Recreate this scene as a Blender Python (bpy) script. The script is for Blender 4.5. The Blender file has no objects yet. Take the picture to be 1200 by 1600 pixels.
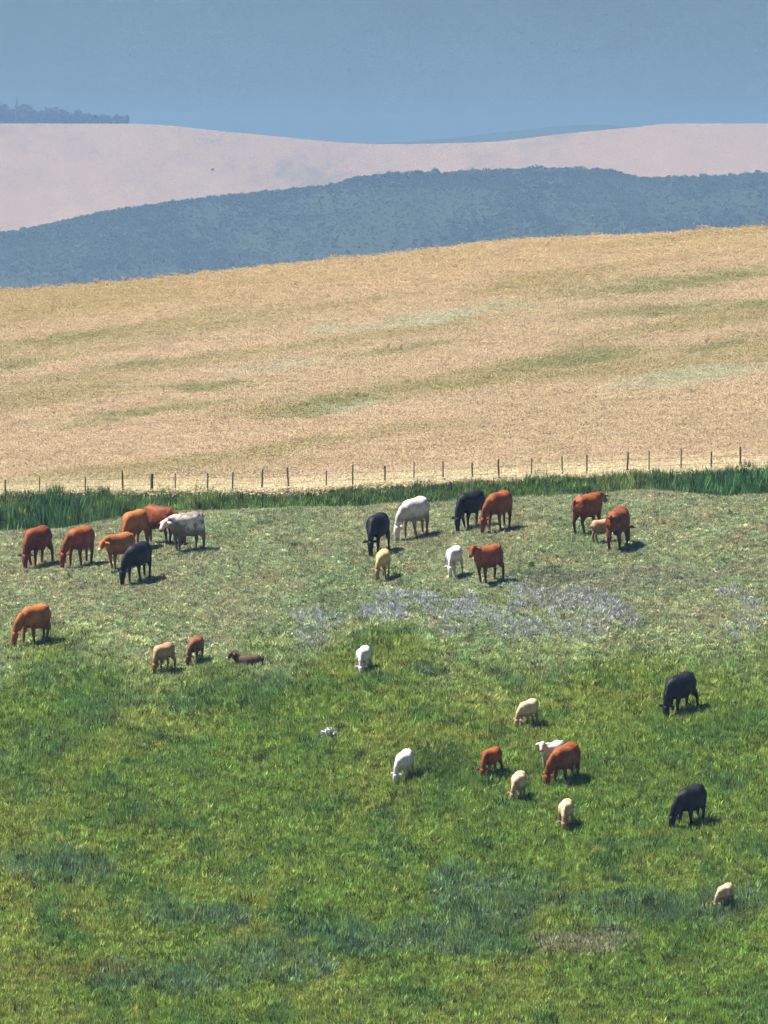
import bpy, bmesh, math, random
import numpy as np
from mathutils import Vector, Matrix
random.seed(7); rng = np.random.default_rng(11)
S = bpy.context.scene
COL = S.collection
R = math.radians

# ------------------------------------------------------------------ camera, sky, sun, exposure
cam_data = bpy.data.cameras.new('camera'); cam = bpy.data.objects.new('camera', cam_data); COL.objects.link(cam)
cam_data.sensor_fit = 'VERTICAL'; cam_data.sensor_height = 36.0; cam_data.lens = 396.0        # a long telephoto from the opposite hill
cam_data.clip_start = 1.0; cam_data.clip_end = 40000.0
cam.location = (0, 0, 40.0); cam.rotation_euler = (R(90) - math.atan((800-232)/17600.0), 0, 0)
S.camera = cam

SUN_EL, SUN_AZ = 62.0, 271.0          # azimuth clockwise from +Y (the view direction): from the left
world = bpy.data.worlds.new('World'); S.world = world; world.use_nodes = True
wn = world.node_tree.nodes; wl = world.node_tree.links; wn.clear()
sky = wn.new('ShaderNodeTexSky'); sky.sky_type = 'NISHITA'; sky.sun_disc = False
sky.sun_elevation = R(SUN_EL); sky.sun_rotation = R(SUN_AZ); sky.altitude = 1200; sky.air_density = 1.0; sky.dust_density = 0.6; sky.ozone_density = 2.0
tint = wn.new('ShaderNodeMix'); tint.data_type = 'RGBA'; tint.blend_type = 'MULTIPLY'; tint.inputs[0].default_value = 1.0
tint.inputs[7].default_value = (.215, .335, .535, 1)        # the whole sky is a slate blue, storm-grey one
bg = wn.new('ShaderNodeBackground'); bg.inputs['Strength'].default_value = 0.05
wo = wn.new('ShaderNodeOutputWorld')
wtc = wn.new('ShaderNodeTexCoord'); wno = wn.new('ShaderNodeTexNoise'); wno.inputs['Scale'].default_value = 38; wno.inputs['Detail'].default_value = 4; wno.inputs['Roughness'].default_value = .5
wmr = wn.new('ShaderNodeMapRange'); wmr.inputs['From Min'].default_value = .3; wmr.inputs['From Max'].default_value = .7; wmr.inputs['To Min'].default_value = .86; wmr.inputs['To Max'].default_value = 1.06
wsc = wn.new('ShaderNodeVectorMath'); wsc.operation = 'SCALE'       # a thin uneven veil of cloud over the whole sky
wl.new(wtc.outputs['Generated'], wno.inputs['Vector']); wl.new(wno.outputs[0], wmr.inputs['Value']); wl.new(wmr.outputs[0], wsc.inputs['Scale'])
wl.new(sky.outputs[0], tint.inputs[6]); wl.new(tint.outputs[2], wsc.inputs[0]); wl.new(wsc.outputs[0], bg.inputs['Color']); wl.new(bg.outputs[0], wo.inputs['Surface'])

sun_data = bpy.data.lights.new('sun', 'SUN'); sun_data.energy = 4.6; sun_data.angle = R(0.53); sun_data.color = (1.0, .95, .87)
sun = bpy.data.objects.new('sun', sun_data); COL.objects.link(sun)
az, el = R(SUN_AZ), R(SUN_EL)
sdir = Vector((math.sin(az)*math.cos(el), math.cos(az)*math.cos(el), math.sin(el)))
sun.rotation_euler = (-sdir).to_track_quat('-Z', 'Y').to_euler(); sun.location = (-60, 300, 120)

vs = S.view_settings; vs.view_transform = 'Standard'; vs.look = 'None'; vs.exposure = 1.45; vs.gamma = 1.0; vs.use_curve_mapping = False
S.render.engine = 'CYCLES'
cy = S.cycles
cy.max_bounces = 3; cy.diffuse_bounces = 2; cy.glossy_bounces = 1; cy.transmission_bounces = 2; cy.transparent_max_bounces = 8; cy.volume_bounces = 0
cy.use_denoising = True; cy.denoiser = 'OPENIMAGEDENOISE'; cy.denoising_input_passes = 'RGB_ALBEDO_NORMAL'; cy.denoising_prefilter = 'NONE'; cy.use_light_tree = False; cy.use_adaptive_sampling = True; cy.adaptive_threshold = .025; cy.adaptive_min_samples = 20; cy.caustics_reflective = False; cy.caustics_refractive = False

# ------------------------------------------------------------------ terrain maths (metres; the camera stands at x=0, y=0, z=40)
CAM_Z = 40.0
def vnoise(x, y, seed=0):
    x = np.asarray(x, float); y = np.asarray(y, float)
    xi = np.floor(x).astype(np.int64); yi = np.floor(y).astype(np.int64)
    fx = x - xi; fy = y - yi
    fx = fx*fx*(3-2*fx); fy = fy*fy*(3-2*fy)
    def h(a, b):
        n = (a*374761393 + b*668265263 + seed*362437) & 0x7fffffff
        n = ((n ^ (n >> 13))*1274126177) & 0x7fffffff
        n = ((n ^ (n >> 16))*974634777) & 0x7fffffff
        return (n & 0xffff)/65535.0
    a = h(xi, yi); b = h(xi+1, yi); c = h(xi, yi+1); d = h(xi+1, yi+1)
    return (a*(1-fx)+b*fx)*(1-fy) + (c*(1-fx)+d*fx)*fy
def fbm(x, y, seed=0, o=4):
    s = 0; a = .5; t = 0
    for k in range(o):
        s = s + a*vnoise(np.asarray(x)*2**k, np.asarray(y)*2**k, seed+k*17); t += a; a *= .55
    return s/t
def sstep(a, b, x):
    t = np.clip((np.asarray(x, float)-a)/(b-a), 0, 1); return t*t*(3-2*t)
def pchip(xs, ys):
    xs = np.array(xs, float); ys = np.array(ys, float)
    h = np.diff(xs); d = np.diff(ys)/h
    m = np.zeros(len(xs)); m[0] = d[0]; m[-1] = d[-1]
    for i in range(1, len(xs)-1):
        m[i] = 0 if d[i-1]*d[i] <= 0 else 2*d[i-1]*d[i]/(d[i-1]+d[i])
    def ev(x):
        x = np.clip(np.asarray(x, float), xs[0], xs[-1])
        i = np.clip(np.searchsorted(xs, x)-1, 0, len(xs)-2)
        t = (x-xs[i])/h[i]
        return ((2*t**3-3*t**2+1)*ys[i] + (t**3-2*t**2+t)*h[i]*m[i] + (-2*t**3+3*t**2)*ys[i+1] + (t**3-t**2)*h[i]*m[i+1])
    return ev
near_profile = pchip([-80, 6, 70, 200, 280, 330, 365, 401, 425, 437, 441, 450, 464, 478],
                     [38.6, 38.2, 25, -8, -6, 2.6, 11.6, 20.2, 24.6, 25.9, 26.0, 24.6, 23.3, 25.25])
# the height of the grain field's brow, along x
brow = pchip([-60, -23.5, -15.7, -7.8, -2, 4, 7.8, 11.8, 17.6, 23.5, 60],
             [29.7, 30.6, 31.15, 32.0, 32.6, 33.2, 33.7, 33.9, 34.15, 34.5, 35.6])
Y_FENCE, Y_BROW = 478.0, 690.0
def fence_y(x): return Y_FENCE + .9*np.sin(np.asarray(x)*.09+.4)
def tilt(x): return .044*35*np.tanh(np.asarray(x)/35.0)
def near_h(x, y):
    """ground height of pasture, swale and grain field"""
    x = np.asarray(x, float); y = np.asarray(y, float)
    zp = near_profile(np.minimum(y, Y_FENCE)) + tilt(x)*sstep(375, 432, y)
    zp = zp + (fbm(x*.11, y*.05, 3)-.5)*.9*sstep(250, 330, y)*(1-.75*sstep(415, 438, y))*(1-sstep(432, 470, y)) + (fbm(x*.5, y*.22, 9, 3)-.5)*.16*sstep(250, 330, y)
    zp = zp - (.50*(1-sstep(-14, -8, x)) + .28*sstep(9, 14, x))*sstep(428, 440, y)*(1-sstep(455, 470, y))
    zp = zp + .32*(1-sstep(-14, -4, x))*sstep(462, 477, y)
    zf = 25.25 + tilt(x) + .32*(1-sstep(-14, -4, x))
    t = np.clip((y-Y_FENCE)/(Y_BROW-Y_FENCE), 0, 1)
    zw = zf + (brow(x)-zf)*(np.sin(t*np.pi/2)*.45+t*.55) + (fbm(x*.06, y*.018, 21)-.5)*1.0*sstep(0, .15, t)*(1-sstep(.75, 1, t))
    over = np.maximum(y-Y_BROW, 0)
    zw = zw - over**1.5*.01
    z = np.where(y <= Y_FENCE, zp, zw)
    z = np.maximum(z, -24)
    return -26 + (z+26)*(1-sstep(150, 380, np.abs(x)))
# the two far hills are laid out at half size here and built at full size, K_FAR times as far and as large
K_FAR = 2.6
wood_crest = pchip([-400, -85, -64, -42.6, -21.3, -9.9, -5.7, 5.7, 11.4, 22.7, 35.5, 49.7, 58, 71, 85, 400],
                   [6, 21.0, 25.2, 28.3, 30.6, 32.0, 32.9, 33.9, 33.8, 34.3, 34.9, 34.6, 33.3, 33.4, 34.1, 20])
def wood_h(x, y):
    x = np.asarray(x, float)/K_FAR; y = np.asarray(y, float)/K_FAR
    up = sstep(2140, 2500, y); up = .55*up + .45*np.clip((y-2140)/360, 0, 1)
    prof = np.where(y < 2500, up, 1-sstep(2500, 2820, y))
    z = -26 + (wood_crest(x)+26)*prof
    m = sstep(2180, 2300, y)*(1-sstep(2440, 2495, y))
    z = z + (fbm(x*.025, y*.012, 41)-.5)*11*m
    # gully running down the slope to the right
    gx = 30 + (2490-y)*.17
    z = z - 6.5*np.exp(-((x-gx)/7.0)**2)*m + 3.5*np.exp(-((x-gx+13)/8.0)**2)*m
    gx = -44 + (2490-y)*.3
    z = z - 3.4*np.exp(-((x-gx)/9.0)**2)*m
    z = -26.5 + (z+26.5)*(1-sstep(300, 800, np.abs(x)))
    return CAM_Z + (z-CAM_Z)*K_FAR
far_crest = pchip([-600, -123, -80, -47, 0, 31, 61, 82, 92, 123, 600],
                  [44, 48.0, 47.9, 45.1, 41.4, 42.0, 45.1, 47.0, 48.0, 48.0, 36])
def far_h(x, y):
    x = np.asarray(x, float)/K_FAR; y = np.asarray(y, float)/K_FAR
    prof = np.where(y < 3600, .4*sstep(2950, 3600, y)+.6*np.clip((y-2950)/650, 0, 1), 1-sstep(3600, 4300, y))
    z = -26.5 + (far_crest(x)+26.5)*prof + (fbm(x*.012, y*.006, 77)-.5)*7*sstep(3000, 3150, y)*(1-sstep(3450, 3590, y))
    z = -27 + (z+27)*(1-sstep(450, 1100, np.abs(x)))
    return CAM_Z + (z-CAM_Z)*K_FAR

# ------------------------------------------------------------------ helpers
def tag(o, label=None, cat=None, group=None, kind=None):
    if label: o['label'] = label
    if cat: o['category'] = cat
    if group: o['group'] = group
    if kind: o['kind'] = kind
    return o
def mesh_obj(name, verts, faces, mat=None, parent=None, smooth=False, link=True):
    me = bpy.data.meshes.new(name)
    me.from_pydata([tuple(map(float, v)) for v in verts], [], faces)
    me.update()
    if smooth: me.shade_smooth()
    o = bpy.data.objects.new(name, me)
    if link: COL.objects.link(o)
    if mat: me.materials.append(mat)
    if parent: o.parent = parent
    return o
def new_mat(name):
    m = bpy.data.materials.new(name); m.use_nodes = True
    m.node_tree.nodes.clear()
    return m, m.node_tree.nodes, m.node_tree.links
def ramp(nodes, stops):
    r = nodes.new('ShaderNodeValToRGB'); cr = r.color_ramp
    while len(cr.elements) < len(stops): cr.elements.new(.5)
    for e, (p, c) in zip(cr.elements, stops): e.position = p; e.color = (*c, 1)
    return r
def noise(nodes, links, vec, scale, detail=4, rough=.6):
    n = nodes.new('ShaderNodeTexNoise'); n.inputs['Scale'].default_value = scale; n.inputs['Detail'].default_value = detail; n.inputs['Roughness'].default_value = rough
    if vec is not None: links.new(vec, n.inputs['Vector'])
    return n
def ground_mat(name, stops, scale, fine, stretch=(1, 1, 1), bump=.3, bump_dist=.1):
    m, n, l = new_mat(name)
    tc = n.new('ShaderNodeTexCoord'); mp = n.new('ShaderNodeMapping'); mp.inputs['Scale'].default_value = stretch
    l.new(tc.outputs['Object'], mp.inputs['Vector'])
    a = noise(n, l, mp.outputs[0], scale, 6, .65); b = noise(n, l, mp.outputs[0], fine, 5, .7)
    mx = n.new('ShaderNodeMath'); mx.operation = 'MULTIPLY_ADD'; mx.inputs[1].default_value = .6; l.new(a.outputs[0], mx.inputs[0])
    m2 = n.new('ShaderNodeMath'); m2.operation = 'MULTIPLY'; m2.inputs[1].default_value = .4; l.new(b.outputs[0], m2.inputs[0]); l.new(m2.outputs[0], mx.inputs[2])
    rp = ramp(n, stops); l.new(mx.outputs[0], rp.inputs[0])
    bs = n.new('ShaderNodeBsdfPrincipled'); bs.inputs['Roughness'].default_value = .95; bs.inputs['Specular IOR Level'].default_value = .15
    l.new(rp.outputs[0], bs.inputs['Base Color'])
    bp = n.new('ShaderNodeBump'); bp.inputs['Strength'].default_value = bump; bp.inputs['Distance'].default_value = bump_dist
    l.new(b.outputs[0], bp.inputs['Height']); l.new(bp.outputs[0], bs.inputs['Normal'])
    out = n.new('ShaderNodeOutputMaterial'); l.new(bs.outputs[0], out.inputs[0])
    return m
def plant_mat(name, translucent=.3, vary=.35, rough=.6, spec=.25):
    """leaf or stalk: colour stored with each plant, a little lighter or darker leaf by leaf"""
    m, n, l = new_mat(name)
    at = n.new('ShaderNodeAttribute'); at.attribute_type = 'INSTANCER'; at.attribute_name = 'col'
    va = n.new('ShaderNodeAttribute'); va.attribute_name = 'leaf'
    mr = n.new('ShaderNodeMapRange'); mr.inputs['To Min'].default_value = 1-vary; mr.inputs['To Max'].default_value = 1+vary
    l.new(va.outputs['Fac'], mr.inputs['Value'])
    mx = n.new('ShaderNodeVectorMath'); mx.operation = 'SCALE'; l.new(at.outputs['Color'], mx.inputs[0]); l.new(mr.outputs[0], mx.inputs['Scale'])
    bs = n.new('ShaderNodeBsdfPrincipled'); bs.inputs['Roughness'].default_value = rough; bs.inputs['Specular IOR Level'].default_value = spec
    tr = n.new('ShaderNodeBsdfTranslucent'); l.new(mx.outputs[0], bs.inputs['Base Color']); l.new(mx.outputs[0], tr.inputs['Color'])
    sh = n.new('ShaderNodeMixShader'); sh.inputs[0].default_value = translucent
    l.new(bs.outputs[0], sh.inputs[1]); l.new(tr.outputs[0], sh.inputs[2])
    out = n.new('ShaderNodeOutputMaterial'); l.new(sh.outputs[0], out.inputs[0])
    return m

# ------------------------------------------------------------------ the land
def grid_obj(name, xs, ys_of, h, mat):
    """ys_of(x, t) gives y for t in 0..1 rows"""
    T = ys_of[1]; X, TT = np.meshgrid(xs, T); Y = ys_of[0](X, TT); Z = h(X, Y)
    nx, ny = len(xs), len(T)
    v = np.stack([X.ravel(), Y.ravel(), Z.ravel()], 1)
    i = np.arange((ny-1)*nx).reshape(ny-1, nx)[:, :-1].ravel()
    f = np.stack([i, i+1, i+1+nx, i+nx], 1)
    me = bpy.data.meshes.new(name)
    me.vertices.add(len(v)); me.vertices.foreach_set('co', v.ravel())
    me.loops.add(f.size); me.loops.foreach_set('vertex_index', f.ravel())
    me.polygons.add(len(f)); me.polygons.foreach_set('loop_start', np.arange(0, f.size, 4))
    me.update(); me.validate(); me.shade_smooth()
    o = bpy.data.objects.new(name, me); COL.objects.link(o); me.materials.append(mat)
    return tag(o, kind='structure')
def spread(dense, step, far, n):
    a = np.arange(-dense, dense+step/2, step); b = dense + (far-dense)*(np.linspace(0, 1, n+1)[1:])**1.8
    return np.concatenate([-b[::-1], a, b])

m_pasture = ground_mat('pasture_soil_and_thatch', [(.25, (.07, .085, .028)), (.5, (.13, .14, .05)), (.75, (.22, .20, .10))], .35, 6)
m_wheatsoil = ground_mat('stubble_and_soil', [(.3, (.24, .17, .085)), (.6, (.36, .26, .14)), (.8, (.44, .34, .19))], .25, 5)
m_woodsoil = ground_mat('dry_hillside_grass', [(.25, (.020, .031, .018)), (.5, (.030, .042, .024)), (.75, (.050, .060, .038))], .04, .5, (1, .45, 1), .6, 1.0)
m_farfield = ground_mat('ripe_far_field', [(.36, (.20, .145, .09)), (.46, (.31, .20, .13)), (.55, (.32, .215, .14)), (.66, (.40, .28, .19))], .006, .06, (1, .16, 1), .3, .6)
m_plain = ground_mat('valley_floor', [(.3, (.07, .08, .03)), (.7, (.16, .14, .07))], .004, .05)

tt = np.concatenate([np.linspace(-80, 330, 42)[:-1], np.linspace(330, 441, 186)[:-1], np.linspace(441, 478, 60)])
def pasture_rows(X, T): return np.where(T > 460, T + (fence_y(X)-Y_FENCE)*np.clip((T-460)/18, 0, 1), T)
grid_obj('pasture', spread(27, .45, 380, 30), (pasture_rows, tt), near_h, m_pasture)
wt = np.concatenate([np.linspace(0, .55, 110)[:-1], np.linspace(.55, 1.0, 30), 1+.9*np.linspace(0, 1, 12)[1:]])
def wheat_rows(X, T): return fence_y(X) + T*(720-Y_FENCE)
grid_obj('grain_field', spread(36, .9, 380, 26), (wheat_rows, wt), near_h, m_wheatsoil)
grid_obj('wooded_hillside', spread(115*K_FAR, 2.2*K_FAR, 800*K_FAR, 40), (lambda X, T: T, K_FAR*np.concatenate([np.linspace(2120, 2240, 20)[:-1], np.linspace(2240, 2520, 120), np.linspace(2520, 2830, 24)[1:]])), wood_h, m_woodsoil)
grid_obj('distant_field_hill', spread(170*K_FAR, 4*K_FAR, 1100*K_FAR, 40), (lambda X, T: T, K_FAR*np.concatenate([np.linspace(2940, 3620, 120), np.linspace(3620, 4310, 40)[1:]])), far_h, m_farfield)
def ridge_h(x, y):
    c = 40 + 29*np.exp(-((x-245)/155.0)**2) + 20*np.exp(-((x+490)/390.0)**2) + 8*(fbm(x*.008, y*0, 5)-.5)
    prof = 1-np.abs(np.clip((y-13400)/1700, -1, 1))**1.5
    return -138 + (c+138)*prof*(1-sstep(2300, 4400, np.abs(x)))
grid_obj('horizon_ridge', spread(680, 20, 4400, 20), (lambda X, T: T, np.linspace(11700, 15100, 57)), ridge_h, m_woodsoil)
grid_obj('valley_ground', np.linspace(-17000, 17000, 15), (lambda X, T: T, np.array([-1000., 300, 900, 1300, 2200, 3600, 4600, 5200, 7000, 10000, 18000])), lambda X, Y: -25.5 - 108*sstep(1000, 5000, Y), m_plain)

# ------------------------------------------------------------------ plants: prototypes and scatter
PROTO = bpy.data.collections.new('plant_prototypes')
def blade_tuft(name, mat, n, spreadr, lean, width, seed, head=None, leafy=False, hmin=.55):
    """unit-high tuft of bent blades; each blade its own strip of faces"""
    r = random.Random(seed); V = []; Fc = []; A = []
    for k in range(n):
        a = r.uniform(0, 2*math.pi); d = spreadr*math.sqrt(r.random()); bx, by = d*math.cos(a), d*math.sin(a)
        la = a + r.uniform(-.9, .9); ln = lean*r.uniform(.3, 1.2); hh = r.uniform(hmin, 1.0); w = width*r.uniform(.7, 1.3)
        ta = r.uniform(0, math.pi); wx, wy = math.cos(ta)*w/2, math.sin(ta)*w/2
        ph = r.random(); i0 = len(V)
        prof = ([(0, .35), (.35, 1.0), (.7, .9), (1, .06)] if leafy else [(0, 1.0), (.45, .85), (.8, .5), (1, .05)])
        for t, ws in prof:
            x = bx + math.cos(la)*ln*t*t; y = by + math.sin(la)*ln*t*t; z = hh*(t - .22*lean*t*t)
            if t == 0: z = -.12
            V += [(x-wx*ws, y-wy*ws, z), (x+wx*ws, y+wy*ws, z)]; A += [ph, ph]
        for j in range(3): Fc.append((i0+2*j, i0+2*j+1, i0+2*j+3, i0+2*j+2))
        if head:
            i0 = len(V); hx, hy, hz = x, y, z; hw, hl = head
            dx, dy = math.cos(la)*ln*.5, math.sin(la)*ln*.5
            V += [(hx-hw, hy, hz-.02), (hx, hy-hw, hz+hl*.4), (hx+hw, hy, hz-.02), (hx, hy+hw, hz+hl*.4), (hx+dx*hl*2, hy+dy*hl*2, hz+hl)]
            A += [min(1, ph+.25)]*5; Fc += [(i0, i0+1, i0+4), (i0+1, i0+2, i0+4), (i0+2, i0+3, i0+4), (i0+3, i0, i0+4)]
    o = mesh_obj(name, V, Fc, mat, link=False); PROTO.objects.link(o)
    at = o.data.attributes.new('leaf', 'FLOAT', 'POINT'); at.data.foreach_set('value', A)
    return o
def sward(name, mat, n_tuft, rad, blades, tuft_r, lean, width, seed, hmin=.5, leafy=0.0, head=None):
    """a patch of many small tufts (unit high), each tuft a little lighter or darker and taller or lower than the next"""
    r = random.Random(seed); V = []; Fc = []; A = []
    for q in range(n_tuft):
        a = r.uniform(0, 6.283); d = rad*math.sqrt(r.random()); tx, ty = d*math.cos(a), d*math.sin(a)
        lum = r.gauss(.5, .17 if head else .30); th = r.uniform(.8 if head else .6, 1.0); leaf = r.random() < leafy; la0 = r.uniform(0, 6.283); bias = r.uniform(0, .2)
        for k in range(blades):
            a = r.uniform(0, 6.283); d = tuft_r*math.sqrt(r.random()); bx, by = tx+d*math.cos(a), ty+d*math.sin(a)
            ln = lean*r.uniform(.2, 1.2)*(1.3 if leaf else 1); hh = th*r.uniform(hmin, 1.0); w = width*r.uniform(.7, 1.3)*(1.9 if leaf else 1)
            ta = r.uniform(0, math.pi); wx, wy = math.cos(ta)*w/2, math.sin(ta)*w/2; ph = min(1, max(0, lum + r.gauss(0, .10)))
            ox, oy = math.cos(a)*ln + math.cos(la0)*bias, math.sin(a)*ln + math.sin(la0)*bias; i0 = len(V)
            x, y, z = bx+ox, by+oy, hh; mx_, my_, mz_ = bx+ox*.3, by+oy*.3, hh*.55
            if leaf: V += [(bx, by, -.05), (mx_-wx, my_-wy, mz_), (x, y, z*.92), (mx_+wx, my_+wy, mz_)]; A += [ph]*4; Fc.append((i0, i0+1, i0+2, i0+3))
            else: V += [(bx-wx, by-wy, -.10), (bx+wx, by+wy, -.10), (x, y, z)]; A += [ph]*3; Fc.append((i0, i0+1, i0+2))
            if head:
                i0 = len(V); hw, hl = head; z -= .03
                qa = r.uniform(0, 6.283); qx, qy = math.cos(qa), math.sin(qa)      # the ear nods over
                nod = r.uniform(.25, 1.0)*hl; up_ = r.uniform(.0, .12)
                V += [(x+qy*hw-qx*.03, y-qx*hw-qy*.03, z), (x-qy*hw-qx*.03, y+qx*hw-qy*.03, z), (x+qx*nod*.35, y+qy*nod*.35, z+.06+up_*.4), (x+qx*nod, y+qy*nod, z+up_)]
                A += [min(1, ph+.18)]*4; Fc += [(i0, i0+2, i0+1), (i0, i0+3, i0+2), (i0+1, i0+2, i0+3)]
    o = mesh_obj(name, V, Fc, mat, link=False); PROTO.objects.link(o)
    at = o.data.attributes.new('leaf', 'FLOAT', 'POINT'); at.data.foreach_set('value', A)
    return o
def on_slope(x, y, lean=.06):
    """rotations that lay a patch on the ground's slope, turned at random"""
    n = len(x); e = .6; sx_ = (near_h(x+e, y)-near_h(x-e, y))/(2*e); sy_ = (near_h(x, y+e)-near_h(x, y-e))/(2*e)
    sx_ = sx_ + rng.normal(0, lean, n); sy_ = sy_ + rng.normal(0, lean, n)
    N = np.stack([-sx_, -sy_, np.ones(n)], 1); N /= np.linalg.norm(N, axis=1)[:, None]
    a = rng.uniform(0, 6.283, n); X = np.stack([np.cos(a), np.sin(a), np.zeros(n)], 1); X -= N*(X*N).sum(1)[:, None]; X /= np.linalg.norm(X, axis=1)[:, None]
    Y = np.cross(N, X)                               # columns X, Y, N -> Euler XYZ
    return np.stack([np.arctan2(Y[:, 2], N[:, 2]), np.arcsin(np.clip(-X[:, 2], -1, 1)), np.arctan2(X[:, 1], X[:, 0])], 1)
def leaf_blob(name, mat, n, size, seed, squash=1.0, lobes=5):
    """a shrub or crown: small leaf faces spread through several uneven lobes, unit radius, standing on z=0"""
    r = random.Random(seed); V = []; Fc = []; A = []
    L = [(r.uniform(-.5, .5), r.uniform(-.5, .5), r.uniform(.35, 1.15)*squash, r.uniform(.32, .6)) for _ in range(lobes)] + [(0, 0, .55*squash, .62)]
    for k in range(n):
        cx, cy, cz, rr = r.choice(L)
        u = Vector((r.gauss(0, 1), r.gauss(0, 1), r.gauss(0, 1))).normalized()*rr*(r.random()**.33)
        p = Vector((cx+u.x, cy+u.y, max(.02, cz+u.z*squash)))
        nrm = (u.normalized()*.9 + Vector((r.gauss(0, .6), r.gauss(0, .6), r.gauss(0, .6)+.3))).normalized()
        t1 = nrm.orthogonal().normalized(); t2 = nrm.cross(t1); s = size*r.uniform(.6, 1.4)
        q = r.uniform(0, math.pi); e1 = (t1*math.cos(q)+t2*math.sin(q))*s; e2 = (t2*math.cos(q)-t1*math.sin(q))*s*.6
        i0 = len(V); V += [p-e1, p+e2, p+e1, p-e2]; A += [r.random()]*4; Fc.append((i0, i0+1, i0+2, i0+3))
    o = mesh_obj(name, V, Fc, mat, link=False)
    at = o.data.attributes.new('leaf', 'FLOAT', 'POINT'); at.data.foreach_set('value', A)
    return o
def scatter(name, pts, rot, scl, col, idx, collection, label, cat):
    me = bpy.data.meshes.new(name); n = len(pts)
    me.vertices.add(n); me.vertices.foreach_set('co', np.asarray(pts, np.float32).ravel())
    for nm, arr in (('rot', rot), ('scl', scl), ('col', col)):
        a = me.attributes.new(nm, 'FLOAT_VECTOR', 'POINT'); a.data.foreach_set('vector', np.asarray(arr, np.float32).ravel())
    a = me.attributes.new('idx', 'INT', 'POINT'); a.data.foreach_set('value', np.asarray(idx, np.int32))
    o = bpy.data.objects.new(name, me); COL.objects.link(o)
    g = bpy.data.node_groups.new(name+'_scatter', 'GeometryNodeTree')
    g.interface.new_socket('Geometry', in_out='INPUT', socket_type='NodeSocketGeometry'); g.interface.new_socket('Geometry', in_out='OUTPUT', socket_type='NodeSocketGeometry')
    N = g.nodes; Lk = g.links
    gi = N.new('NodeGroupInput'); go = N.new('NodeGroupOutput'); ip = N.new('GeometryNodeInstanceOnPoints')
    ci = N.new('GeometryNodeCollectionInfo'); ci.inputs['Collection'].default_value = collection; ci.inputs['Separate Children'].default_value = True; ci.inputs['Reset Children'].default_value = True
    def na(nm, t):
        q = N.new('GeometryNodeInputNamedAttribute'); q.data_type = t; q.inputs['Name'].default_value = nm; return q.outputs['Attribute']
    ip.inputs['Pick Instance'].default_value = True
    Lk.new(gi.outputs[0], ip.inputs['Points']); Lk.new(ci.outputs[0], ip.inputs['Instance'])
    Lk.new(na('idx', 'INT'), ip.inputs['Instance Index']); Lk.new(na('rot', 'FLOAT_VECTOR'), ip.inputs['Rotation']); Lk.new(na('scl', 'FLOAT_VECTOR'), ip.inputs['Scale'])
    Lk.new(ip.outputs[0], go.inputs[0])
    md = o.modifiers.new('scatter', 'NODES'); md.node_group = g
    return tag(o, label, cat, kind='stuff')
def proto_collection(name, objs):
    c = bpy.data.collections.new(name)
    for k, o in enumerate(objs):
        if o.name in PROTO.objects: PROTO.objects.unlink(o)
        o.name = '%s_%02d' % (name, k); c.objects.link(o)
    return c
def rots(n, lean=.12):
    return np.stack([rng.normal(0, lean, n), rng.normal(0, lean, n), rng.uniform(0, 6.283, n)], 1)
def ellipse(x, y, patches, seed, warp=.5, skew=0.0):
    """0..1 mask of a list of (x, y, rx, ry) patches with ragged outlines"""
    w = (fbm(x*.8, y*.3, seed, 3)-.5)*2*warp; m = np.zeros_like(x)
    for (cx, cy_, rx, ry) in patches:
        d = np.sqrt(((x-cx)/rx)**2 + ((y-cy_-skew*(x-cx))/ry)**2) + w
        m = np.maximum(m, 1-sstep(.3 if skew else .55, 1.3 if skew else 1.15, d))
    return m
def mixc(c, b, m): return c*(1-m[:, None]) + np.asarray(b)[None, :]*m[:, None]

m_grass = plant_mat('grass_blades', .35, .78, .7, .12)
m_turf = plant_mat('turf_blades', .35, .68, .7, .12)
m_weed = plant_mat('weed_leaves', .25, .25, .7, .12)
m_straw = plant_mat('ripe_straw', .45, .12, .8, .08)
m_leaf = plant_mat('tree_leaves', .2, .35, .6, .2)

weed_set = proto_collection('weed_tufts', [blade_tuft('tuft', m_weed, 18, .28, .42, .085, 200+k, leafy=True, hmin=.35) for k in range(4)])
grass_set = proto_collection('grass_patches', [sward('patch', m_grass, 13, 1.15, 8, .20, .30, .085, 100+k, .45, .4) for k in range(8)])
turf_set = proto_collection('turf_patches', [sward('patch', m_turf, 18, 3.2, 8, .45, .55, .22, 150+k, .4, .25) for k in range(8)])
# places on the slope where other plants take over (x, y, half width, half depth)
PALE = [(-1.9, 412.5, 1.2, 2.2), (.1, 414.6, .9, 1.6), (.47, 412.4, 2.11, 2.94), (2.12, 414, .94, 3.4), (-.93, 411, 1.2, 1.8), (4.92, 412.3, .94, 3.2), (.24, 417, .47, 1.25), (6.14, 415, 1.18, 2.9), (7.97, 412.4, 1.4, 2.85), (13.24, 412.2, .6, 4.3), (-2.57, 410.2, .7, 1.2), (3.07, 415.5, .6, 2.25)]
GREY = [(7.14, 418.5, 3.8, 2.9), (9.8, 419, 2.9, 3.3)]
BLUE = [(.85, 373, 3.6, 2), (-3.8, 370.2, 2.5, 1.8), (3.9, 376.7, 2.35, 2.5), (9, 375.9, 2.8, 1.9), (-10.8, 380.6, 1.7, 2), (-12.2, 396.5, 1.8, 3), (-5.7, 403, 2.5, 3.6), (-10.2, 400.6, 1.8, 2.7), (12, 376.6, 1.3, 2), (-7.3, 368.5, 2.5, 1.5), (2.2, 379, .9, 1.7), (-6.4, 375, 1.7, 1.8)]
BROWN = [(-9.9, 369.1, 2.5, 1.4)]
BARE = [(6.8, 372.8, 1.5, 1.3)]
DARK = [(2.2, 392, 1.3, 2.2), (1.38, 404.7, .6, 1.3), (5.7, 420, 1.4, 1.5)]
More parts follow.
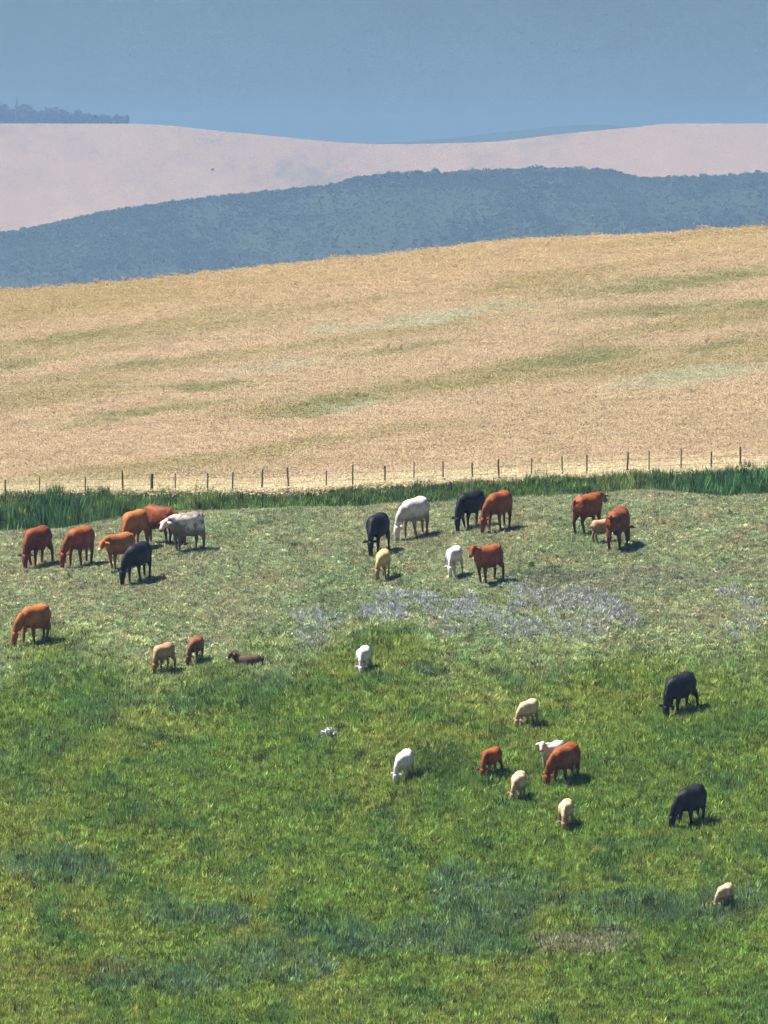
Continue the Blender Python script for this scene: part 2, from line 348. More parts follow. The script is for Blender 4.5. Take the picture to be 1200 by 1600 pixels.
def lush(x, y):      # 1 on the tall green growth of the lower slope, 0 on the grazed upper slope
    return 1-sstep(401, 416, y + (fbm(x*.25, y*.11, 31, 5)-.5)*22 - .12*np.minimum(x+4, 0))
def slope_points(n, y0, y1, margin=5):
    y = y0 + (y1-y0)*rng.random(n); return rng.uniform(-1, 1, n)*(600/17600*y + margin), y
def sward_colours(x, y):
    n = len(x); lu = lush(x, y); big = fbm(x*.25, y*.1, 51); mid = fbm(x*.9, y*.4, 52)
    green = mixc(mixc(np.tile(np.array([.220, .315, .066]), (n, 1)), (.285, .345, .080), sstep(.45, .70, big)), (.150, .255, .066), sstep(.52, .75, mid))
    dry = mixc(mixc(np.tile(np.array([.42, .465, .26]), (n, 1)), (.47, .48, .28), sstep(.45, .7, mid)), (.34, .42, .215), sstep(.5, .72, big))
    col = dry*(1-lu[:, None]) + green*lu[:, None]
    bl = ellipse(x, y, BLUE, 61, .9); col = mixc(col, (.125, .215, .13), bl*np.where(y > 390, .3, .65)*(rng.random(n) < .8))
    col = mixc(col, (.24, .16, .045), ellipse(x, y, BROWN, 62, .9)*.30)
    col = mixc(col, (.33, .32, .22), ellipse(x, y, BARE, 66, .8)*.7)
    col = mixc(col, (.08, .145, .04), ellipse(x, y, DARK, 63, .6)*.6)
    col = mixc(col, (.36, .375, .27), ellipse(x, y, GREY, 64, .7)*.6)
    col = col*np.exp(rng.normal(0, .16, n))[:, None]; col[:, 0] *= np.exp(rng.normal(0, .10, n))
    return np.clip(col, .004, .8), lu, mid, bl
gx, gy = slope_points(56000, 357, 414); col, lu, mid, bl = sward_colours(gx, gy)
k = rng.random(len(gx)) < lu*1.2; gx, gy, col, mid, bl, lu = gx[k], gy[k], col[k], mid[k], bl[k], lu[k]; n1 = len(gx)
hgt = (.36 + .18*(mid-.4) + .10*bl)*(.55+.45*lu)*np.exp(np.clip(rng.normal(0, .2, n1), -.5, .4)); wid = rng.uniform(.26, .36, n1)
scatter('pasture_grass', np.stack([gx, gy, near_h(gx, gy)], 1), on_slope(gx, gy), np.stack([wid, wid, hgt], 1), col, rng.integers(0, 8, n1), grass_set,
        'tall lush green grass covering the lower slope', 'grass')
gx, gy = slope_points(42000, 396, 445); col, lu, mid, bl = sward_colours(gx, gy)
k = rng.random(len(gx)) < 1.25-lu; gx, gy, col, mid = gx[k], gy[k], col[k], mid[k]; n1 = len(gx)
hgt = (.13 + .12*(mid-.4))*np.exp(np.clip(rng.normal(0, .25, n1), -.5, .6)); wid = rng.uniform(.11, .15, n1)
scatter('short_grass', np.stack([gx, gy, near_h(gx, gy)], 1), on_slope(gx, gy), np.stack([wid, wid, hgt], 1), col, rng.integers(0, 8, n1), turf_set,
        'short pale olive grass on the grazed upper pasture', 'grass')
# loose weeds among the grass, and the pale flowering ones in drifts
gx, gy = slope_points(150000, 357, 445); col, lu, mid, bl = sward_colours(gx, gy); n1 = len(gx)
pa = ellipse(gx, gy, [(a, c, d*1.25, e*1.15) for a, c, d, e in PALE], 65, 1.2); pick = rng.random(n1)
pale = (pa > .05) & (pick < sstep(.05, .8, pa)*.8); loose = (~pale) & (rng.random(n1) < .02 + .5*bl + .12*(ellipse(gx, gy, GREY, 64, .7))); k = pale | loose
col[pale] = np.array([.37, .39, .405])*np.exp(rng.normal(0, .28, (pale.sum(), 1))); blw = loose & (bl > .3) & (gy < 390); col[blw] = np.array([.27, .34, .29])*np.exp(rng.normal(0, .35, (blw.sum(), 1)))
hgt = np.where(pale, .19, .12+.15*lu)*np.exp(np.clip(rng.normal(0, .3, n1), -.6, .5)); wid = hgt*rng.uniform(.9, 1.4, n1)
gx, gy, col, hgt, wid = gx[k], gy[k], np.clip(col[k], .004, .8), hgt[k], wid[k]; n1 = len(gx)
scatter('pale_weeds', np.stack([gx, gy, near_h(gx, gy)], 1), rots(n1, .14), np.stack([wid, wid, hgt], 1), col, rng.integers(0, 4, n1), weed_set,
        'drifts of pale grey-lilac weeds where the green slope meets the grazed pasture', 'weeds')

# tall green growth in the swale behind the pasture, up to the fence
n2 = 15000
vx = rng.uniform(-26, 26, n2); vy = 458 + 21*rng.random(n2); vy = np.minimum(vy, fence_y(vx)+.15); vz = near_h(vx, vy)
ends = np.maximum(sstep(-7, -13, vx) if False else 1-sstep(-14, -8, vx), sstep(9, 14, vx)); m = fbm(vx*.5, vy*.3, 71)
vc = mixc(mixc(np.tile(np.array([.12, .20, .058]), (n2, 1)), (.185, .24, .075), sstep(.5, .7, m)), (.07, .16, .06), ends*sstep(.3, .55, fbm(vx*.7, vy*.4, 72)))
topdry = sstep(-1.4, -.2, vy-fence_y(vx)); vc = mixc(vc, (.19, .21, .085), topdry*.4*(1-.6*ends))
vc *= np.exp(rng.normal(0, .28, n2))[:, None]
vh = (.36 + .30*m*fbm(vx*.8, vy*.5, 75)*2 + (.95*(vx < 0) + .35*(vx > 0))*ends*sstep(.3, .7, fbm(vx*.6, vy*.2, 73)))*(1.12-.1*topdry)*np.exp(rng.normal(0, .25, n2)); vw = rng.uniform(.28, .42, n2)
scatter('verge_growth', np.stack([vx, vy, vz], 1), rots(n2, .14), np.stack([vw, vw, vh], 1), np.clip(vc, .004, .8), rng.integers(0, 8, n2), grass_set,
        'strip of tall dark green weeds along the foot of the fence', 'grass')

# ripe grain
wheat_set = proto_collection('grain_patches', [sward('patch', m_straw, 26, .85, 5, .18, .16, .036, 300+k, .86, 0, (.030, .12)) for k in range(8)]
                             + [sward('patch', m_weed, 24, .85, 5, .16, .28, .06, 330+k, .6, .5) for k in range(3)])
GREENP = [(14, 588.4, 2.7, 5.2), (16.5, 617, 4.9, 9.3), (9.4, 551, 2.5, 7), (-2.1, 528, 2.2, 8), (-11.4, 529, 2.9, 6.8), (-12.7, 574.6, 1.7, 3.6), (-16.3, 609.5, 1.7, 4.6), (1.3, 571, 1.9, 4), (16.45, 557, 1.3, 4.2), (-8.3, 550.6, 1.6, 4.2), (19.6, 590, 1.3, 4), (-19, 580, 1.3, 4.7), (4.3, 538, 1.5, 2.7)]
PALEP = [(3.06, 599, 4.4, 7.2), (14.9, 534, 3.6, 6.1), (-2.7, 598.5, 1.4, 4.6), (-5.4, 563.5, 1.9, 4.8), (-1.2, 526, 1.4, 4)]
n3 = 64000
wy = Y_FENCE + (716-Y_FENCE)*rng.random(n3)**1.25; wx = rng.uniform(-1, 1, n3)*(600/17600*wy + 8); wy = np.maximum(wy, fence_y(wx)+.5); wz = near_h(wx, wy)
b1 = fbm(wx*.10, wy*.05, 81); wv = wy - 1.6*wx; b2 = fbm(wx*.055, wv*.06, 82, 3)
wc = mixc(mixc(np.tile(np.array([.54, .435, .285]), (n3, 1)), (.57, .45, .305), sstep(.42, .65, b1)), (.41, .355, .18), sstep(.50, .72, b2)*.75)
wc = mixc(wc, (.48, .365, .185), sstep(585, 690, wy)*.65)
edge = 1-sstep(.5, 9, wy-fence_y(wx)); wc = mixc(wc, (.70, .62, .42), edge*.85)
gp = ellipse(wx, wy, [(a, c, 1.5*d, 1.2*e) for a, c, d, e in GREENP], 83, .7, 1.2); wc = mixc(wc, (.30, .30, .135), gp*.85)
pp = ellipse(wx, wy, [(a, c, 1.2*d, 1.2*e) for a, c, d, e in PALEP], 84, .7, 1.2); wc = mixc(wc, (.47, .47, .32), pp*.85)
wc *= np.exp(rng.normal(0, .06, n3))[:, None]
wh = (.60 + .1*(b2-.5) - .12*edge - .06*gp - .08*pp)*np.exp(rng.normal(0, .07, n3)); ww = rng.uniform(.75, 1.2, n3)*(1+.3*sstep(560, 700, wy))
scatter('ripe_grain', np.stack([wx, wy, wz], 1), rots(n3, .10), np.stack([ww, ww, wh], 1), np.clip(wc, .01, .8), np.where(rng.random(n3) < .5*gp+.3*pp, rng.integers(8, 11, n3), rng.integers(0, 8, n3)), wheat_set,
        'ripe tan grain with greenish patches on the field above the fence', 'grain')

# scrub on the blue hillside
shrub_set = proto_collection('hill_shrubs', [leaf_blob('shrub', m_leaf, 110, .21, 400+k, .8, 4) for k in range(5)])
n4 = 85000
hx = rng.uniform(-110, 110, n4); hy = 2230 + 285*rng.random(n4)      # half-size layout, as wood_h
cl = fbm(hx*.05, hy*.02, 91); gul = np.exp(-((hx-(30+(2490-hy)*.17))/8)**2)
keep = rng.random(n4) < np.clip(sstep(.38, .62, cl)*.9 + .7*sstep(2462, 2490, hy)*(hx > -8) + .35*sstep(2480, 2498, hy) + gul*.8 + .38, 0, 1)
hx, hy, cl = hx[keep], hy[keep], cl[keep]; n4 = len(hx); hx2, hy2 = hx*K_FAR, hy*K_FAR; hz = wood_h(hx2, hy2)-.3
hs = K_FAR*.30*(.9 + .8*cl + .6*sstep(2484, 2497, hy)*(hx > -8.5)*(hx < 52))*np.exp(rng.normal(0, .32, n4))
hc = mixc(np.tile(np.array([.060, .090, .044]), (n4, 1)), (.10, .128, .072), rng.random(n4))*np.exp(rng.normal(0, .1, n4))[:, None]*(.45+1.1*fbm(hx*.022, hy*.03, 95))[:, None]
scatter('hillside_scrub', np.stack([hx2, hy2, hz], 1), np.stack([np.zeros(n4), np.zeros(n4), rng.uniform(0, 6.28, n4)], 1), np.stack([hs, hs, hs*rng.uniform(.7, 1.15, n4)], 1), hc, rng.integers(0, 5, n4), shrub_set,
        'bluish dark scrub woodland covering the middle distance hillside', 'woodland')

# ------------------------------------------------------------------ single plants
def flat_leaf_mat(name, c, translucent=.2):
    m, n, l = new_mat(name)
    va = n.new('ShaderNodeAttribute'); va.attribute_name = 'leaf'
    rp = ramp(n, [(0, tuple(x*.65 for x in c)), (1, tuple(min(1, x*1.35) for x in c))]); l.new(va.outputs['Fac'], rp.inputs[0])
    bs = n.new('ShaderNodeBsdfPrincipled'); bs.inputs['Roughness'].default_value = .6; bs.inputs['Specular IOR Level'].default_value = .2; l.new(rp.outputs[0], bs.inputs['Base Color'])
    tr = n.new('ShaderNodeBsdfTranslucent'); l.new(rp.outputs[0], tr.inputs[0]); sh = n.new('ShaderNodeMixShader'); sh.inputs[0].default_value = translucent
    l.new(bs.outputs[0], sh.inputs[1]); l.new(tr.outputs[0], sh.inputs[2]); out = n.new('ShaderNodeOutputMaterial'); l.new(sh.outputs[0], out.inputs[0])
    return m
def plain_mat(name, c, rough=.8, nscale=20, amt=.3):
    m, n, l = new_mat(name); tc = n.new('ShaderNodeTexCoord'); a = noise(n, l, tc.outputs['Object'], nscale, 4)
    rp = ramp(n, [(.3, tuple(x*(1-amt) for x in c)), (.7, tuple(min(1, x*(1+amt)) for x in c))]); l.new(a.outputs[0], rp.inputs[0])
    bs = n.new('ShaderNodeBsdfPrincipled'); bs.inputs['Roughness'].default_value = rough; l.new(rp.outputs[0], bs.inputs['Base Color'])
    bp = n.new('ShaderNodeBump'); bp.inputs['Strength'].default_value = .4; bp.inputs['Distance'].default_value = .01; l.new(a.outputs[0], bp.inputs['Height']); l.new(bp.outputs[0], bs.inputs['Normal'])
    out = n.new('ShaderNodeOutputMaterial'); l.new(bs.outputs[0], out.inputs[0]); return m
m_bark = plain_mat('grey_brown_bark', (.11, .085, .065))
m_farleaf = flat_leaf_mat('far_tree_leaves', (.024, .042, .018))
m_bushleaf = flat_leaf_mat('dark_bush_leaves', (.05, .095, .035))
m_silverleaf = flat_leaf_mat('silvery_weed_leaves', (.42, .44, .40))
m_blueleaf = flat_leaf_mat('bluish_bush_leaves', (.07, .12, .075))
def tube(path, rl, ru, seg=12, lat0=(0, 1, 0), square=1.0):
    """closed tube along a path; rl = sideways radius, ru = radius across that"""
    P = [Vector(p) for p in path]; V = []; Fc = []
    for i, p in enumerate(P):
        t = (P[min(i+1, len(P)-1)] - P[max(i-1, 0)]).normalized(); lat = Vector(lat0); lat = (lat - t*lat.dot(t)).normalized(); up = t.cross(lat)
        for k in range(seg):
            a = 2*math.pi*k/seg; ca, sa = math.cos(a), math.sin(a)
            if square != 1.0: ca = math.copysign(abs(ca)**square, ca); sa = math.copysign(abs(sa)**square, sa)
            V.append(p + lat*ca*rl[i] + up*sa*ru[i])
    for i in range(len(P)-1):
        for k in range(seg):
            a = i*seg+k; b = i*seg+(k+1) % seg; Fc.append((a, b, b+seg, a+seg))
    Fc.append(tuple(reversed(range(seg)))); Fc.append(tuple(range((len(P)-1)*seg, len(P)*seg)))
    return V, Fc
def empty(name, loc):
    o = bpy.data.objects.new(name, None); o.location = loc; o.empty_display_size = .3; COL.objects.link(o); return o
def shrub(name, x, y, z, rad, hgt, mat, seed, label, cat, group=None, leaves=260, size=.13):
    e = tag(empty(name, (x, y, z)), label, cat, group); r = random.Random(seed)
    b = leaf_blob('foliage', mat, leaves, size, seed, 1.0, 5); COL.objects.link(b); b.parent = e; b.scale = (rad, rad, hgt*.62)
    V = []; Fc = []
    for k in range(4):
        a = r.uniform(0, 6.28); v, f = tube([(0, 0, -.05*hgt), (.2*rad*math.cos(a), .2*rad*math.sin(a), .3*hgt), (.45*rad*math.cos(a), .45*rad*math.sin(a), .7*hgt)], [.05*rad, .04*rad, .015*rad], [.05*rad, .04*rad, .015*rad], 5, (.3, 1, .1))
        i0 = len(V); V += v; Fc += [tuple(i+i0 for i in q) for q in f]
    mesh_obj('stem', V, Fc, m_bark, e)
    return e
def tree(x, y, z, rad, hgt, seed, label, group, name='tree', conifer=False):
    e = tag(empty(name, (x, y, z)), label, 'tree', group); r = random.Random(seed)
    v, f = tube([(0, 0, -.4), (0, 0, hgt*.35), (.04*hgt, 0, hgt*.7), (.02*hgt, 0, hgt*.92)], [.05*hgt, .04*hgt, .022*hgt, .008*hgt], [.05*hgt, .04*hgt, .022*hgt, .008*hgt], 7); V, Fc = list(v), list(f)
    for k in range(5):
        a = r.uniform(0, 6.28); h0 = hgt*r.uniform(.28, .6); v, f = tube([(0, 0, h0), (rad*.3*math.cos(a), rad*.3*math.sin(a), h0+hgt*.14), (rad*.7*math.cos(a), rad*.7*math.sin(a), h0+hgt*.24)], [.02*hgt, .014*hgt, .005*hgt], [.02*hgt, .014*hgt, .005*hgt], 5, (.2, 1, .1))
        i0 = len(V); V += v; Fc += [tuple(i+i0 for i in q) for q in f]
    mesh_obj('trunk', V, Fc, m_bark, e)
    if conifer:
        V = []; Fc = []; A = []
        for k in range(420):
            t = r.random()**.8; rr = rad*(1-t)*r.uniform(.3, 1); a = r.uniform(0, 6.28); p = Vector((rr*math.cos(a), rr*math.sin(a), hgt*(.1+.9*t))); s = rad*.3
            d = Vector((math.cos(a), math.sin(a), -.35))*s; w = Vector((-math.sin(a), math.cos(a), 0))*s*.35; i0 = len(V); V += [p-d*.5, p+w, p+d, p-w]; A += [r.random()]*4; Fc.append((i0, i0+1, i0+2, i0+3))
        c = mesh_obj('crown', V, Fc, m_farleaf, e); at = c.data.attributes.new('leaf', 'FLOAT', 'POINT'); at.data.foreach_set('value', A)
    else:
        c = leaf_blob('crown', m_farleaf, 620, .21, seed, 1.0, 7); COL.objects.link(c); c.parent = e; c.scale = (rad, rad, hgt*.56); c.location = (0, 0, 0)
    return e
def near_plant(x, y): return float(near_h(np.array([x]), np.array([y]))[0])
plants = [(-3.41, 427.94, .30, .30, m_bushleaf, 'small dark green bush alone on the upper pasture left of centre'),
          (1.49, 403.57, .42, .42, m_blueleaf, 'bluish green bush on the slope right of the white calf'),
          (-1.98, 395.63, .55, .62, m_silverleaf, 'pale silvery weed standing alone in the green slope'),
          (5.52, 422.03, .22, .34, m_bushleaf, 'dark green bush right of the red cow that raises its head'),
          (6.37, 421.49, .26, .26, m_blueleaf, 'low bluish bush right of the darker bush on the upper pasture')]
for k, (x, y, rad, h, mt, lb) in enumerate(plants):
    shrub('bush', x, y, near_plant(x, y), rad, h, mt, 600+k, lb, 'bush')
shrub('bush', 13.26, 501.75, near_plant(13.26, 501.75), .2, .86, m_bushleaf, 620, 'dark weed poking out of the tan grain at the right', 'bush')
for k, (x, y, rad, lb) in enumerate([(-52.9, 3476.5, 1.15, 'tiny dark bush standing alone in the far pinkish field')]):
    x, y, rad = x*K_FAR, y*K_FAR, rad*K_FAR*.55
    shrub('far_bush', x, y, float(far_h(np.array([x]), np.array([y]))[0]), rad, rad*1.3, m_farleaf, 640+k, lb, 'bush', leaves=160, size=.2)
# the clump of trees on the skyline at the left: one tree after another, lower to the right
ft = [(-126, 9.4, 5.2), (-121.5, 8.6, 5), (-117.5, 8.2, 4), (-113, 8.4, 4.6), (-109, 7.4, 4.2), (-105, 7.6, 4.0), (-101.5, 6.6, 3.6), (-98, 6.2, 3.4), (-94.6, 5.2, 2.8), (-91.2, 4.6, 2.6), (-88.2, 3.9, 2.1), (-85.6, 4.6, 2.2), (-83.2, 4.2, 2.0)]
names = ['leftmost', 'second from the left', 'third from the left', 'fourth from the left', 'fifth from the left', 'sixth from the left', 'seventh from the left', 'seventh from the right', 'fifth from the right', 'fourth from the right', 'third from the right', 'second from the right', 'rightmost']
names[7] = 'sixth from the right'
for k, (x, h, rad) in enumerate(ft):
    x, h, rad = x*K_FAR, h*K_FAR, rad*K_FAR; y = 3611*K_FAR + (k % 3)*18
    tree(x, y, float(far_h(np.array([x]), np.array([3600.*K_FAR]))[0])-1-.4*(k % 3), rad, h*.93, 700+k, 'blue hazy round tree on the left skyline, %s of the row' % names[k], 'trees on the left skyline')
tree(-117.6*K_FAR, 3606*K_FAR, float(far_h(np.array([-117.6*K_FAR]), np.array([3600.*K_FAR]))[0])-1.5, 1.0*K_FAR, 9.4*K_FAR, 760, 'slim pointed tree rising above the left skyline trees', 'trees on the left skyline', 'pointed_tree', True)

# ------------------------------------------------------------------ the fence at the foot of the grain
m_post = plain_mat('weathered_fence_post', (.17, .135, .095), .85, 14, .35); m_wire = plain_mat('dull_fence_wire', (.16, .15, .14), .6, 30, .2)
fx = [-21.2, -19.6, -17.7, -16.05, -14.61, -12.68, -11.05, -9.86, -8.83, -7.5, -6.44, -5.21, -4.02, -2.44, -1.33, .05, 1.25, 2.53, 3.78, 4.89, 6.25, 7.6, 8.64, 10.32, 11.27, 12.63, 13.91, 15.15, 16.7, 18.3, 20.1]
fence = tag(empty('fence', (0, float(fence_y(np.array([0.]))[0]), near_plant(0, Y_FENCE))), 'thin wire fence on dark wooden posts along the edge of the grain', 'fence')
f0 = fence.location; tops = []; prng = random.Random(5)
post_meshes = []
for q in range(4):
    r0 = .029 + .005*q; v, f = tube([(0, 0, -.45), (.004, 0, .4), (.012-.006*q, .01, .9), (.01, .006, 1.0), (.01, .006, 1.012)], [r0*1.05, r0, r0*.95, r0*.92, r0*.55], [r0*1.05, r0, r0*.95, r0*.92, r0*.55], 9, (1, .2, 0))
    me = bpy.data.meshes.new('post'); me.from_pydata([tuple(a) for a in v], [], f); me.materials.append(m_post); post_meshes.append(me)
for k, x in enumerate(fx):
    y = float(fence_y(np.array([x]))[0]) + prng.uniform(-.05, .05); z = near_plant(x, min(y, Y_FENCE)); h = 1.30 + prng.uniform(-.12, .16)
    o = bpy.data.objects.new('post', post_meshes[k % 4]); COL.objects.link(o); o.parent = fence; o.location = (x-f0.x, y-f0.y, z-f0.z)
    wd = 1.0 if k not in (7, 12) else 1.5
    o.scale = (wd, wd, h); o.rotation_euler = (prng.uniform(-.04, .04), prng.uniform(-.05, .05), prng.uniform(0, 6.28)); tops.append(Vector((x-f0.x, y-f0.y-.06, z-f0.z)))
for hh in (.45, .78, 1.08):
    path = []
    for a, b in zip(tops[:-1], tops[1:]):
        path += [a+Vector((0, 0, hh)), (a+b)/2+Vector((0, 0, hh-.025))]
    path.append(tops[-1]+Vector((0, 0, hh)))
    v, f = tube(path, [.006]*len(path), [.006]*len(path), 4, (0, 1, .1)); mesh_obj('wire', v, f, m_wire, fence)

# ------------------------------------------------------------------ cattle
def coat_mat(name, base, dark, head, muzzle, leg, patch=0, patch_col=(1, 1, 1), belly=.6, rough=.62, belly_shade_col=None):
    m, n, l = new_mat(name)
    tc = n.new('ShaderNodeTexCoord'); oi = n.new('ShaderNodeObjectInfo'); ad = n.new('ShaderNodeVectorMath'); ad.operation = 'ADD'
    sc = n.new('ShaderNodeVectorMath'); sc.operation = 'SCALE'; sc.inputs[0].default_value = (37, 19, 53); l.new(oi.outputs['Random'], sc.inputs['Scale'])
    l.new(tc.outputs['Object'], ad.inputs[0]); l.new(sc.outputs[0], ad.inputs[1])
    a = noise(n, l, ad.outputs[0], 3.2, 5, .6); rp = ramp(n, [(.36, dark), (.60, base)]); l.new(a.outputs[0], rp.inputs[0])
    fn = noise(n, l, ad.outputs[0], 16, 4, .75); fr = n.new('ShaderNodeMapRange'); fr.inputs['From Min'].default_value = .3; fr.inputs['From Max'].default_value = .7; fr.inputs['To Min'].default_value = .62; fr.inputs['To Max'].default_value = 1.22; l.new(fn.outputs[0], fr.inputs['Value'])
    fv = n.new('ShaderNodeVectorMath'); fv.operation = 'SCALE'; l.new(rp.outputs[0], fv.inputs[0]); l.new(fr.outputs[0], fv.inputs['Scale']); cur = fv.outputs[0]
    def mix(cur, col, fac_socket):
        x = n.new('ShaderNodeMix'); x.data_type = 'RGBA'; x.inputs[7].default_value = (*col, 1); l.new(cur, x.inputs[6]); l.new(fac_socket, x.inputs[0]); return x.outputs[2]
    def attr(nm, k):
        q = n.new('ShaderNodeAttribute'); q.attribute_name = nm; s = n.new('ShaderNodeMath'); s.operation = 'MULTIPLY'; s.inputs[1].default_value = k; l.new(q.outputs['Fac'], s.inputs[0]); return s.outputs[0]
    if patch > 0:
        b = noise(n, l, ad.outputs[0], 1.9, 3, .5); mr = n.new('ShaderNodeMapRange'); mr.inputs['From Min'].default_value = 1-patch-.02; mr.inputs['From Max'].default_value = 1-patch+.02; l.new(b.outputs[0], mr.inputs['Value']); cur = mix(cur, patch_col, mr.outputs[0])
    cur = mix(cur, leg, attr('legm', .85)); cur = mix(cur, belly_shade_col or tuple(x*.6 for x in dark), attr('belly_shadem', belly)); cur = mix(cur, head, attr('headm', 1.0)); cur = mix(cur, muzzle, attr('muzm', .9))  # underside darkened to paint shade into the coat; legs partly so too
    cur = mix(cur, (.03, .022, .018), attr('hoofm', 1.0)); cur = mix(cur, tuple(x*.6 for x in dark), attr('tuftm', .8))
    bs = n.new('ShaderNodeBsdfPrincipled'); bs.inputs['Roughness'].default_value = rough; bs.inputs['Specular IOR Level'].default_value = .18; l.new(cur, bs.inputs['Base Color'])
    h = noise(n, l, tc.outputs['Object'], 45, 3, .7); bp = n.new('ShaderNodeBump'); bp.inputs['Strength'].default_value = .25; bp.inputs['Distance'].default_value = .01; l.new(h.outputs[0], bp.inputs['Height']); l.new(bp.outputs[0], bs.inputs['Normal'])
    out = n.new('ShaderNodeOutputMaterial'); l.new(bs.outputs[0], out.inputs[0]); return m

def cattle_mesh(name, calf=False, head='graze', turn=0.0, stride=(0, 0, 0, 0), lying=False, voxel=.021):
    """one continuous body, facing +x, feet on z = 0. turn swings the head sideways; stride moves the four feet fore and aft (front L, R, hind L, R)"""
    parts = []
    if calf:      # leggy, slim and short
        K = .70; bw = .98; bh = .90; lift = .30; Lk = .72; lr = 1.05; nk = .80; hk = 1.12
    else:
        K = 1.0; bw = 1.0; bh = 1.02; lift = .16; Lk = .74; lr = .92; nk = .92; hk = 1.02
    drop = -.50 if lying else 0.0
    st = [(-.90, 1.13, .10, .08), (-.85, 1.10, .21, .17), (-.72, 1.06, .315, .255), (-.55, 1.02, .345, .285), (-.30, .96, .375, .315), (-.02, .93, .405, .355), (.25, .945, .395, .345), (.48, .985, .375, .295), (.66, 1.01, .34, .245), (.80, 1.01, .27, .19), (.90, 1.0, .15, .11)]
    P = [((x*Lk), 0, (z*1.0 + drop + lift*.6)) for x, z, _, _ in st]
    # the back is flatter than the belly: shift rings so that the topline stays level
    parts.append(tube(P, [w*bw for *_, w in st], [h*bh for _, _, h, _ in st], 28, (0, 1, 0), .78))
    base_z = drop + lift*.6
    sx = .62*Lk; c, s = math.cos(turn), math.sin(turn)
    def nz(x, y, z):           # neck points, swung sideways about the shoulder
        dx = (x - sx)*nk; return (sx + dx*c - y*s, dx*s + y*c, z)
    if head == 'graze':
        gl = .16 if calf else .04
        N = [nz(.46*Lk, 0, 1.05+base_z), nz(sx+.22, 0, .98+base_z*.9), nz(sx+.40, 0, .80+base_z*.7+gl*.4), nz(sx+.52, 0, .58+base_z*.4+gl*.6)]
        H = [nz(sx+.50, 0, .60+base_z*.4+gl*.6), nz(sx+.565, 0, .49+base_z*.3+gl*.7), nz(sx+.60, 0, .35+base_z*.15+gl*.8), nz(sx+.625, 0, .20+gl), nz(sx+.63, 0, .09+gl), nz(sx+.625, 0, .045+gl)]
    elif head == 'level':
        N = [nz(.46*Lk, 0, 1.06+base_z), nz(sx+.24, 0, 1.10+base_z), nz(sx+.44, 0, 1.12+base_z), nz(sx+.58, 0, 1.14+base_z)]
        H = [nz(sx+.56, 0, 1.17+base_z), nz(sx+.66, 0, 1.13+base_z), nz(sx+.76, 0, 1.05+base_z), nz(sx+.87, 0, .96+base_z), nz(sx+.95, 0, .89+base_z), nz(sx+.98, 0, .865+base_z)]
    else:
        N = [nz(.46*Lk, 0, 1.08+base_z), nz(sx+.20, 0, 1.20+base_z), nz(sx+.36, 0, 1.33+base_z), nz(sx+.46, 0, 1.43+base_z)]
        H = [nz(sx+.42, 0, 1.47+base_z), nz(sx+.53, 0, 1.44+base_z), nz(sx+.64, 0, 1.36+base_z), nz(sx+.75, 0, 1.26+base_z), nz(sx+.83, 0, 1.18+base_z), nz(sx+.86, 0, 1.155+base_z)]
    lat = (-s, c, 0)
    parts.append(tube(N, [.19*bw, .145*bw, .115*bw, .10*bw], [.31*bh, .245*bh, .19*bh, .15*bh], 14, lat))
    hr = hk*.98; parts.append(tube(H, [.085*hr, .118*hr, .105*hr, .078*hr, .082*hr, .05*hr], [.09*hr, .135*hr, .125*hr, .088*hr, .078*hr, .045*hr], 14, lat))
    poll = Vector(H[1]); hd = (Vector(H[4])-Vector(H[0])).normalized(); lv = Vector(lat)
    for sgn in (-1, 1):        # ears
        e0 = Vector(H[0])+hd*.06 + lv*sgn*.07*hr; e1 = e0 + lv*sgn*.14*hr - hd*.03 - Vector((0, 0, .01)); e2 = e0 + lv*sgn*.25*hr - hd*.01 - Vector((0, 0, .05))
        parts.append(tube([e0, e1, e2], [.036*hr, .072*hr, .018*hr], [.028*hr, .026*hr, .016*hr], 8, tuple(hd)))
    feet = []
    if not lying:
        L1 = lift
        for i, (sgn, sd) in enumerate(((1, stride[0]), (-1, stride[1]))):
            x0 = .52*Lk; y0 = .165*bw*sgn; fx_ = x0 + sd
            Q = [(x0+.02, y0*.95, 1.02+base_z), (x0-.03, y0*1.1, .74+base_z), ((x0*.55+fx_*.45)+.02, y0*1.0, .44+L1*.35), ((x0*.2+fx_*.8)+.0, y0*.97, .16), (fx_+.0, y0*.97, .085), (fx_+.03, y0*.97, .0)]
            parts.append(tube(Q, [.115*bw, .10*bw, .060*lr*K**.25, .042*lr, .050*lr, .062*lr], [.20*bh, .125*bh, .068*lr, .046*lr, .055*lr, .075*lr], 12)); feet.append(Q)
        for i, (sgn, sd) in enumerate(((1, stride[2]), (-1, stride[3]))):
            x0 = -.62*Lk; y0 = .165*bw*sgn; fx_ = x0 - .02 + sd
            Q = [(x0+.02, y0*.9, 1.06+base_z), (x0+.13, y0*1.15, .78+base_z), ((x0*.6+fx_*.4)-.02, y0*1.05, .58+L1*.5), ((x0*.4+fx_*.6)-.075, y0*1.0, .47+L1*.35), ((x0*.15+fx_*.85)-.02, y0*1.0, .17), (fx_+.0, y0, .085), (fx_+.035, y0, .0)]
            parts.append(tube(Q, [.14*bw, .125*bw, .085*bw, .058*lr, .044*lr, .05*lr, .062*lr], [.25*bh, .19*bh, .115*bh, .075*lr, .05*lr, .055*lr, .075*lr], 12)); feet.append(Q)
    else:
